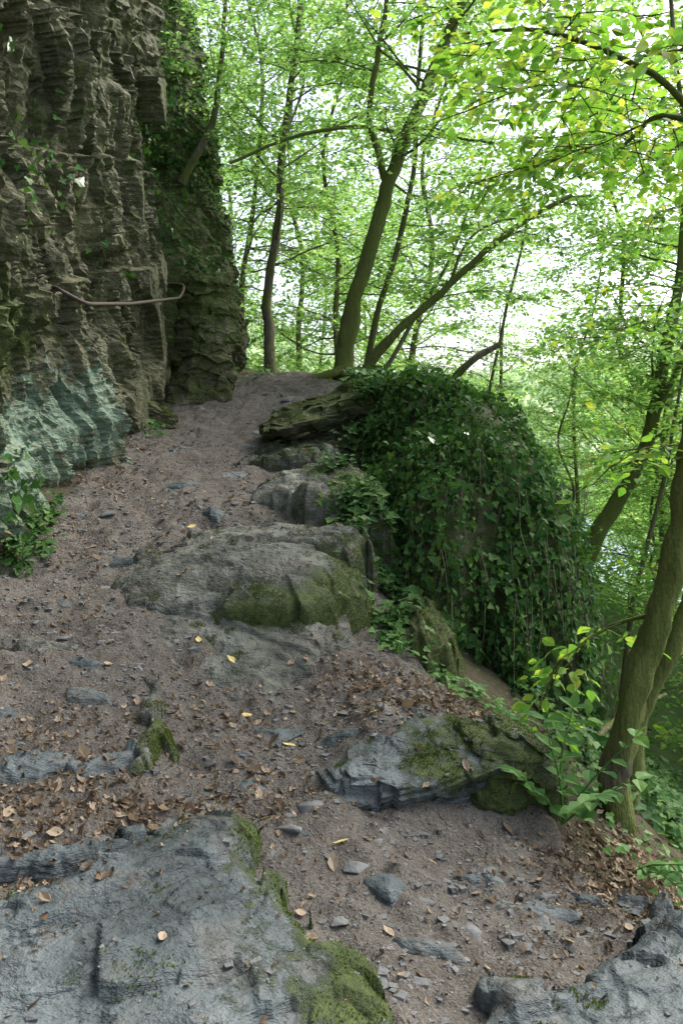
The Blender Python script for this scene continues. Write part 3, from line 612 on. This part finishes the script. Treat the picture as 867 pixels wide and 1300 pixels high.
# ---------------------------------------------------------------- surface sampling
def sample(V,F,n,wf=None,seed=0):
    rs=np.random.RandomState(seed)
    a=V[F[:,0]];b=V[F[:,1]];c=V[F[:,2]];d=V[F[:,3]]
    N=np.cross(c-a,d-b);A=np.linalg.norm(N,axis=1);N=N/(A[:,None]+1e-12)
    w=A.copy();cen=(a+b+c+d)/4
    if wf is not None: w=w*wf(cen,N,F)
    w=np.clip(w,0,None);idx=rs.choice(len(F),n,p=w/w.sum())
    u=rs.rand(n,1);v=rs.rand(n,1)
    p=(a[idx]*(1-u)+b[idx]*u)*(1-v)+(d[idx]*(1-u)+c[idx]*u)*v
    return p,N[idx]
def ivy(V,F,n,wf,size,seed,off=.07,flip=False):
    p,N=sample(V,F,n,wf,seed);rs=np.random.RandomState(seed+1)
    if flip: N=-N
    q=p+N*(rs.rand(n,1)**1.5)*off+N*.01
    cl=fbm(p[:,0],p[:,1],p[:,2],f=2.5,o=3,seed=seed)
    q=q+N*np.clip(cl,0,1)[:,None]*off*3
    ax=np.array([0,0,-1.])+rs.randn(n,3)*.65+N*.15
    nn=N+rs.randn(n,3)*.45+np.array([0,0,.45])
    lv,lf=leaves(q,ax,nn,size*np.exp(rs.randn(n)*.35),LT_I)
    return lv,lf,q
def wm(c,N,F):
    n=fbm(c[:,0],c[:,1],c[:,2],f=2.2,o=3,seed=61)
    hollow=np.exp(-((c[:,0]-.66)/.14)**2-((c[:,2]-.4)/.4)**2)*(c[:,1]<6)
    return np.clip(.75+n*2.0,.2,1)*(1-.9*hollow)*(.4+.6*(c[:,1]<8))*(.5+.5*sstep(.2,.6,c[:,0]))*(1+.8*sstep(1.1,1.6,c[:,2]))
mf_=moundF if (lambda NN:NN[:,2].mean()>0)(sample(moundV,moundF,300,None,3)[1]) else moundF[:,::-1]
lv,lf,q=ivy(moundV,mf_,36000,wm,.042,62,off=.12)
e=empty("ivy_plant",(1.2,6.2,.5),"thick dark green ivy blanket draped over the rock outcrop","ivy")
b=np.array(e.location);mesh_obj("leaves",lv-b,lf,M_ivy,parent=e,smooth=False)
tb=Tubes();rs=np.random.RandomState(66);sl=[];sa=[]
for i in range(1200):
    k=rs.randint(len(q));st=q[k]
    if st[2]<.4 or st[1]>6.8: continue
    P=grow(st+np.array([.0,-.10,.0]),(rs.uniform(-.1,.15),-.25,-1),rs.uniform(.5,1.3),7,rs,.12,-.3);tb.add(P,np.linspace(.003,.0015,8),3)
    m_=rs.randint(5,24);ii=rs.randint(1,8,m_);sl.append(P[ii]+rs.randn(m_,3)*.03);sa.append(np.array([0,0,-1])+rs.randn(m_,3)*.6)
tv,tf=tb.get();mesh_obj("hanging_stems",tv-b,tf,M_bark,parent=e)
sl=np.concatenate(sl);sa=np.concatenate(sa)
lv,lf=leaves(sl,sa,np.array([.2,-1,.5])+rs.randn(len(sl),3)*.4,rs.uniform(.022,.048,len(sl)),LT_I)
mesh_obj("hanging_leaves",lv-b,lf,M_ivy,parent=e,smooth=False)
allV=np.concatenate(bvhV);allF=np.concatenate(bvhF)
bvh=BVHTree.FromPolygons([tuple(v) for v in allV.tolist()],allF.tolist())
def dropat(x,y,z0=5.0,idx=False):
    h=bvh.ray_cast(Vector((x,y,z0)),Vector((0,0,-1)))
    if h[0] is None: r=(np.array((x,y,float(H(np.array([x]),np.array([y]))[0]))),np.array((0,0,1.)),0)
    else: r=(np.array(h[0]),np.array(h[1]),h[2])
    return r if idx else r[:2]
def patch_ivy(cs,n,size,label,mat,seed,cat="ivy",hgt=.06,name="ivy_plant",tm=LT_I):
    rs=np.random.RandomState(seed);pos=[];nr=[]
    for i in range(n):
        x,y,r=cs[rs.randint(len(cs))];a=rs.randn(2)*r*.6
        if fbm(np.array([x+a[0]]),np.array([y+a[1]]),f=4,o=2,seed=seed)[0]<-.1: continue
        p,N=dropat(x+a[0],y+a[1]);
        if N[2]<0:N=-N
        pos.append(p+N*.01+np.array([0,0,rs.rand()*hgt]));nr.append(N)
    pos=np.array(pos);nr=np.array(nr);k=len(pos)
    ax=rs.randn(k,3)*np.array([1,1,.3])+np.array([0,-.4,-.3]);
    lv,lf=leaves(pos,ax,nr*.6+np.array([0,-.25,.7])+rs.randn(k,3)*.3,size*np.exp(rs.randn(k)*.35),tm)
    c=pos.mean(0)
    mesh_obj(name,lv-c,lf,mat,smooth=False,label=label,cat=cat,kind="stuff").location=c
patch_ivy([(.1,5.75,.15),(.35,5.6,.2),(.25,5.3,.15),(.35,5.0,.15),(.2,6.2,.25),(.45,6.6,.3),(.05,6.9,.2),(.3,5.9,.2),(.2,5.45,.12),(.0,6.4,.15)],2800,.042,"ivy trailing over the rocks at the path edge",M_ivy,70,hgt=.1)
patch_ivy([(.6,7.6,.3),(.35,8.2,.3),(.8,8.2,.4),(.6,8.8,.35),(.2,7.3,.22)],2000,.055,"ivy spilling over the top of the rock bank",M_ivy,71,hgt=.2)
patch_ivy([(.3,4.75,.1),(.6,4.6,.15),(.85,4.5,.15),(1.0,4.25,.12)],350,.036,"sparse ivy and seedlings on the earth bank",M_plant,72,hgt=.06)
patch_ivy([(1.7,4.8,.45),(2.0,5.0,.5),(2.3,6,.6),(2.6,5.2,.6),(2.4,6.8,.5),(3.2,7,.8),(3.0,6,.7),(3.8,8,1)],6000,.05,"low green ground cover on the steep slope",M_ivy,73,hgt=.25,cat="ground cover",name="ground_cover")
patch_ivy([(1.45,3.3,.25),(1.6,3.6,.25),(1.3,3.9,.2)],170,.042,"sparse seedlings among dry leaves on the slope",M_plant,77,hgt=.06,cat="ground cover",name="ground_cover")
patch_ivy([(-2.1,5.4,.12),(-2.12,5.7,.12),(-2.1,5.1,.12)],420,.042,"ivy clump at the foot of the cliff",M_ivy,74,hgt=.22)
patch_ivy([(-1.2,11,.2),(-1.55,10.3,.15),(-1.9,7.9,.12),(-.9,12.4,.3),(-1.98,6.9,.08)],600,.045,"small green herbs along the cliff foot",M_plant,75,hgt=.14,cat="herbs",name="ground_cover")
def wc(c,N,F):
    y,z=c[:,1],c[:,2]
    a=np.exp(-((y-5.3)/.5)**2-((z-3.35)/.3)**2)*.5
    b_=sstep(10.7,11.2,y)*(y<13)*(z<8.5)*.7*(.2+.8*sstep(2.5,4.5,z))
    d=np.exp(-((y-6)/1.2)**2-((z-3.7+.35*(y-6))/.15)**2)*.3
    e_=np.exp(-((y-5.3)/.4)**2-((z-1.25)/.25)**2)*.8
    g_=np.exp(-((y-9.1)/.3)**2)*sstep(3.5,5,z)*.6
    n=fbm(y,z,f=1.3,o=3,seed=64)
    return (a+b_+d+e_+g_)*np.clip(.4+2.2*n,0,1)
pp_,NN=sample(cliffV,cliffF,400,None,1)
lv,lf,q=ivy(cliffV,cliffF,6200,wc,.055,65,off=.10,flip=(NN[:,0].mean()<0))
mesh_obj("ivy_plant",lv,lf,M_ivy,smooth=False,label="ivy climbing and hanging on the rock cliff",cat="ivy",kind="stuff")

# moss tufts
PV=[];PN=[]
for i,(V_,F_,at) in enumerate(mossV):
    w=at[F_].mean(1)
    if w.max()<.3: continue
    area=(np.linalg.norm(np.cross(V_[F_[:,2]]-V_[F_[:,0]],V_[F_[:,3]]-V_[F_[:,1]]),axis=1)*.5*(w>.35)).sum()
    n=int(min(area*20000,12000))
    if n<50: continue
    p,N=sample(V_,F_,n,lambda c,N,F,w=w:np.where(w+fbm(c[:,0],c[:,1],c[:,2],f=7,o=4,seed=2)*1.3>.6,1,0)+1e-6,200+i)
    PV.append(p);PN.append(N*np.sign(N[:,2:3]+.2))
p=np.concatenate(PV);N=np.concatenate(PN);k=len(p);rs=np.random.RandomState(8)
lv,lf=leaves(p,N+rs.randn(k,3)*.8,rs.randn(k,3),rs.uniform(.005,.011,k),LT_S)
mesh_obj("moss",lv,lf,M_mossf,smooth=False,label="short green moss tufts on the rocks",cat="moss",kind="stuff")

# ---------------------------------------------------------------- litter, gravel, stones
rs=np.random.RandomState(12)
blobs=[(-1.0,2.85,.3,3),(-.75,3.0,.25,3),(.25,4.1,.3,3),(.55,4.25,.25,4),(.1,4.3,.2,2),(1.2,3.0,.3,4),(.9,3.1,.25,2),(-.6,3.9,.25,1.5),(-1.2,3.4,.35,3),(-1.4,2.8,.3,2),(-1.0,2.45,.25,3),(1.3,3.4,.3,4),(1.8,3.3,.5,3),(0,2.6,.5,.4),(-.3,3.4,.3,1.5),(-1.2,6,.6,.8),(-1,8,1,.8),(-1.5,4.5,.4,1),(-2,5.5,.3,2),(-1.9,6.6,.3,1.5),(-1.95,7.4,.25,1.5),(.7,2.6,.3,.5),(-.6,9.5,.8,.5),(-.2,5.4,.3,1),(-.5,3.2,.25,1.5)]
wts=np.array([b_[3] for b_ in blobs]);wts=wts/wts.sum()
pos=[];nr=[]
for i in range(10500):
    if rs.rand()<.17: x,y=rs.uniform(-2,1.6),rs.uniform(1.9,9)
    else:
        b_=blobs[rs.choice(len(blobs),p=wts)];x=b_[0]+rs.randn()*b_[2]*.7;y=b_[1]+rs.randn()*b_[2]*.7
    if x<np.interp(y,*PL)+.02: continue
    p,N,ix=dropat(x,y,idx=True)
    if N[2]<0:N=-N
    if N[2]<.6: continue
    if ix>=nsoil and rs.rand()<.5: continue
    pos.append(p+N*.004);nr.append(N)
pos=np.array(pos);nr=np.array(nr);k=len(pos)
ax=np.cross(nr,rs.randn(k,3))+nr*rs.uniform(-.05,.3,(k,1))
lv,lf=leaves(pos,ax,nr+rs.randn(k,3)*.35,np.exp(rs.randn(k)*.5)*.018,LT_D)
lv=lv+rs.randn(*lv.shape)*.0018
mesh_obj("leaf_litter",lv,lf,M_dry,smooth=False,label="scattered dry brown leaves on the dirt path",cat="leaf litter",kind="stuff")
T,Fq=LT_D
lm=[]
for k_,mt in enumerate((M_yel,M_dry)):
    me=bpy.data.meshes.new("fallen_leaf");me.from_pydata([tuple(v) for v in (T-np.array([0,.5,0]))*np.array([1,1,.6 if k_==0 else 1])],[],Fq.tolist());me.materials.append(mt);lm.append(me)
spotsL=[(-.48,3.95,0,.075),(-.42,3.92,0,.06),(.16,3.85,0,.06),(.0,2.95,0,.07),(-.03,2.85,1,.07),(-1.55,3.9,1,.09),(-1.2,4.05,1,.07),(.1,3.0,0,.05),(-.6,4.3,0,.07),(-.25,3.75,0,.07),(.75,2.6,0,.05),(-1.0,2.75,1,.06),(-.5,2.2,1,.045),(.35,3.05,1,.05),(.9,2.9,1,.06),(1.1,3.2,1,.06),(.6,4.35,0,.05),(-.8,4.4,0,.06),(.15,2.55,1,.05),(-.35,3.3,1,.06),(-.3,3.1,0,.05),(-1.3,3.6,1,.06),(-1.1,5.8,0,.07),(-1.5,6.3,0,.06),(.5,2.9,1,.05),(-.75,3.05,1,.06),(-.25,4.0,0,.07),(.45,2.45,1,.04),(1.0,2.75,1,.05),(-.1,2.35,1,.035)]
for (x,y,k_,s) in spotsL:
    p,N=dropat(x,y)
    if N[2]<0:N=-N
    if N[2]<.8: N=np.array((0,0,1.))
    o=bpy.data.objects.new("fallen_leaf",lm[k_]);COL.objects.link(o);o.location=p+N*.005;o.scale=(s,s,s*.8)
    q_=Vector(N).to_track_quat('Z','Y');o.rotation_euler=(q_.to_matrix()@Matrix.Rotation(random.uniform(0,6.28),3,'Z')).to_euler()
    tag(o,"pale yellow fallen leaf lying on the dirt" if k_==0 else "curled brown dry leaf lying on the path","leaf",None,"larger fallen leaves on the path")
cube=np.array([(x,y,z) for x in(-1,1) for y in(-1,1) for z in(-1,1)],float)
cf=np.array([[0,1,3,2],[4,6,7,5],[0,4,5,1],[2,3,7,6],[0,2,6,4],[1,5,7,3]])
pos=[]
while len(pos)<8000:
    y=1.9+6*rs.rand()**1.6;x=rs.uniform(np.interp(y,*PL),np.interp(y,*PR))
    if fbm(np.array([x]),np.array([y]),f=1.8,o=2,seed=99)[0]<rs.uniform(-.4,.25): continue
    p,N,ix=dropat(x,y,idx=True)
    if ix>=nsoil and rs.rand()<.88: continue
    pos.append(p)
pos=np.array(pos);k=len(pos)
sz=np.clip(np.exp(rs.randn(k)*.7)*.0046,.002,.022)
VV=cube[None]*rs.uniform(.35,1.0,(k,8,3))*np.stack([rs.uniform(.8,1.5,k),rs.uniform(.7,1.2,k),rs.uniform(.35,.7,k)],-1)[:,None]*sz[:,None,None]
an=rs.uniform(0,6.28,k);ca,sa_=np.cos(an)[:,None],np.sin(an)[:,None]
VV=np.stack([VV[...,0]*ca-VV[...,1]*sa_,VV[...,0]*sa_+VV[...,1]*ca,VV[...,2]],-1)+pos[:,None]
FF=(cf[None]+(np.arange(k)*8)[:,None,None]).reshape(-1,4)
mesh_obj("gravel",VV.reshape(-1,3),FF,M_stone,smooth=False,label="fine grey stone chips strewn over the path",cat="gravel",kind="stuff")
def stone_mesh(seed):
    rs=np.random.RandomState(seed);import bmesh
    bm=bmesh.new()
    for i in range(16):
        v=rs.randn(3);v/=np.linalg.norm(v);bm.verts.new(v*np.array([1,.7,.38])*rs.uniform(.8,1.1))
    bmesh.ops.convex_hull(bm,input=bm.verts)
    bmesh.ops.delete(bm,geom=[v for v in bm.verts if not v.link_faces],context='VERTS')
    bmesh.ops.bevel(bm,geom=bm.edges[:],offset=.05,segments=1,affect='EDGES')
    me=bpy.data.meshes.new("loose_stone");bm.to_mesh(me);bm.free();me.materials.append(M_stone);return me
sm=[stone_mesh(300+i) for i in range(9)]
big=[(-.13,3.2,.08),(.05,2.85,.06),(-.2,2.98,.08),(-.2,3.15,.05),(.42,2.6,.06),(.3,2.75,.05),(.0,2.6,.05),(.7,2.75,.07),(.75,2.95,.07),(-1.3,4.0,.09),(-1.1,5.7,.08),(-1.5,5.0,.08),(-1.6,5.4,.07),(-1.35,5.75,.07),(.0,4.0,.06),(-.45,3.6,.06),(.2,3.95,.05),(-1.5,4.3,.07),(-1.75,5.9,.09),(-1.95,7.0,.1),(-.9,8.3,.1),(-.7,7.9,.08),(-1.5,7.6,.1),(-.6,9.2,.12),(-1.6,9.1,.1)]
st=big+[(rs.uniform(-1.9,1.1),1.9+5.5*rs.rand()**1.3,rs.uniform(.018,.045)) for i in range(180)]
for i,(x,y,s) in enumerate(st):
    if x<np.interp(y,*PL)+.1 or x>np.interp(y,*PR)-.05: continue
    p,N,ix=dropat(x,y,idx=True)
    if ix>=nsoil: continue
    o=bpy.data.objects.new("loose_stone",sm[i%9]);COL.objects.link(o)
    o.location=p-np.array([0,0,s*.08]);o.scale=(s,s,s*.75);o.rotation_euler=(random.uniform(-.3,.3),random.uniform(-.3,.3),random.uniform(0,6.28))
    tag(o,"angular grey schist stone bedded in path dirt" if s>.055 else "small grey stone lying on path dirt","stone",None,"loose stones on the path")

# ---------------------------------------------------------------- handrail
e=empty("handrail",(-2.1,7.5,2.8),"bent rusty iron handrail bolted to the cliff above the path","handrail");b=np.array(e.location)
def bent(K,n=5,r=.12):
    K=np.array(K,float);o=[K[0]]
    for i in range(1,len(K)-1):
        a=K[i-1]-K[i];c=K[i+1]-K[i];la,lc=np.linalg.norm(a),np.linalg.norm(c);p0=K[i]+a/la*min(r,la*.45);p1=K[i]+c/lc*min(r,lc*.45)
        for t in np.linspace(0,1,n): o.append((1-t)**2*p0+2*t*(1-t)*K[i]+t*t*p1)
    o.append(K[-1]);return np.array(o)
tb=Tubes();tb.add(bent([(-2.75,7.4,2.95),(-2.10,5.80,2.63),(-1.94,5.98,2.54),(-1.87,7.0,2.72),(-1.80,8.8,3.10),(-1.78,9.0,3.28),(-1.92,9.1,3.32),(-3.4,9.25,3.33)]),.016,10)
tv,tf=tb.get();mesh_obj("rail",tv-b,tf,M_iron,parent=e)
tb=Tubes();tb.add(np.array([(-1.80,8.8,3.10),(-2.2,9.1,3.13),(-3.4,9.3,3.14)]),.012,8)
tv,tf=tb.get();mesh_obj("bracket",tv-b,tf,M_iron,parent=e)

def plant(base,stems,seed,label,ls=.13):
    rs=np.random.RandomState(seed);tb=Tubes();P=[];A=[];N=[];S=[]
    for (dx,dy,h) in stems:
        d=np.array([dx,dy,h],float);L=np.linalg.norm(d);C=grow(np.array(base),d+np.array([0,0,.25*L]),L,7,rs,.08,-.07);tb.add(C,np.linspace(.006,.002,8),5)
        for i in range(2,8):
            t=C[i]-C[i-1];t/=np.linalg.norm(t);sd=np.cross(t,[0,0,1]);sd/=np.linalg.norm(sd)+1e-9
            for sg in((-1,1) if i<7 else (-1,0,1)):
                if rs.rand()<.15: continue
                P.append(C[i]);A.append(t*(.5 if sg else 1.)+sd*sg+np.array([0,0,-.25])+rs.randn(3)*.12);N.append(np.array([0,-.15,1])+rs.randn(3)*.2);S.append(ls*rs.uniform(.6,1.1))
    e=empty("leafy_plant",base,label,"plant");b=np.array(base);tv,tf=tb.get()
    mesh_obj("stem",tv-b,tf,M_plant,parent=e)
    lv,lf=leaves(np.array(P),np.array(A),np.array(N),np.array(S),LT_N);mesh_obj("foliage",lv-b,lf,M_plant,parent=e,smooth=False)
plant((.98,3.5,-.2),[(-.1,-.05,.5),(.05,.1,.5),(.28,.0,.42),(.3,-.15,.25),(.1,-.25,.3),(-.2,-.1,.35)],80,"broad-leaved green seedling sprouting beside the mossy rock",.11)
plant((1.2,3.25,-.28),[(.2,-.1,.12),(.1,-.2,.10)],81,"low green seedling among dry leaves",.065)
def stick(pts,r0,r1,label,name="dead_branch",mat=None):
    tb=Tubes();C=catmull(pts,6);tb.add(C,np.linspace(r0,r1,len(C)),9,.4,int(r0*1e4));tv,tf=tb.get();c=tv.mean(0)
    o=mesh_obj(name,tv-c,tf,mat or M_barkd,label=label,cat="branch");o.location=c
stick([(1.9,6.2,-.7),(1.95,5.9,-.2),(1.75,5.6,.15),(1.7,5.5,.3)],.02,.01,"bare grey dead branch leaning on the bank")
stick([(2.3,6.3,-.9),(2.25,5.9,-.3),(2.2,5.7,.25),(2.3,5.6,.6)],.018,.008,"thin dead branch standing on the slope")
stick([(2.6,6.8,-1.1),(2.4,6.2,-.5),(2.35,6.0,.1)],.025,.012,"broken dead branch below the ivy bank",mat=M_bark)
stick([(1.5,4.9,-.45),(1.8,5.2,-.35),(2.3,5.6,-.3)],.025,.012,"fallen dead limb resting on the slope",mat=M_bark)
stick([(.95,7.7,1.75),(1.05,7.6,2.05),(1.25,7.5,2.27),(1.5,7.5,2.42)],.045,.028,"broken mossy log jutting from the ivy bank","broken_log",M_bark)
stick([(-.5,8.5,1.85),(-.2,8.3,1.83),(.0,8.1,1.8)],.03,.015,"weathered root crossing the path edge","tree_root",M_bark)

# ---------------------------------------------------------------- light, world, camera
w=bpy.data.worlds.new("World");scene.world=w;w.use_nodes=True;nt=w.node_tree
bg=nt.nodes['Background'];sky=nt.nodes.new('ShaderNodeTexSky');sky.sky_type='NISHITA';sky.sun_disc=False
el=math.radians(50);az=math.atan2(.85,.5)
sky.sun_elevation=el;sky.sun_rotation=az;sky.dust_density=5.0;sky.air_density=1.0
hs=nt.nodes.new('ShaderNodeHueSaturation');hs.inputs['Saturation'].default_value=.65
nt.links.new(sky.outputs[0],hs.inputs['Color']);nt.links.new(hs.outputs[0],bg.inputs[0]);bg.inputs[1].default_value=.40
sd=bpy.data.lights.new("sun",'SUN');sd.energy=3.6;sd.angle=math.radians(25);sd.color=(1,.97,.90)
so=bpy.data.objects.new("sun",sd);COL.objects.link(so)
d=Vector((math.sin(az)*math.cos(el),math.cos(az)*math.cos(el),math.sin(el)))
so.rotation_euler=d.to_track_quat('Z','Y').to_euler();so.location=(0,0,20)
cam=bpy.data.cameras.new("camera");co=bpy.data.objects.new("camera",cam);COL.objects.link(co)
co.location=(0,0,1.5);co.rotation_euler=(math.radians(90),0,0)
cam.sensor_fit='VERTICAL';cam.sensor_height=36;cam.lens=36*1000/1300;cam.shift_y=-90/1300;cam.clip_end=3000;cam.clip_start=.05
scene.camera=co
scene.view_settings.view_transform='Standard';scene.view_settings.look='None';scene.view_settings.exposure=0
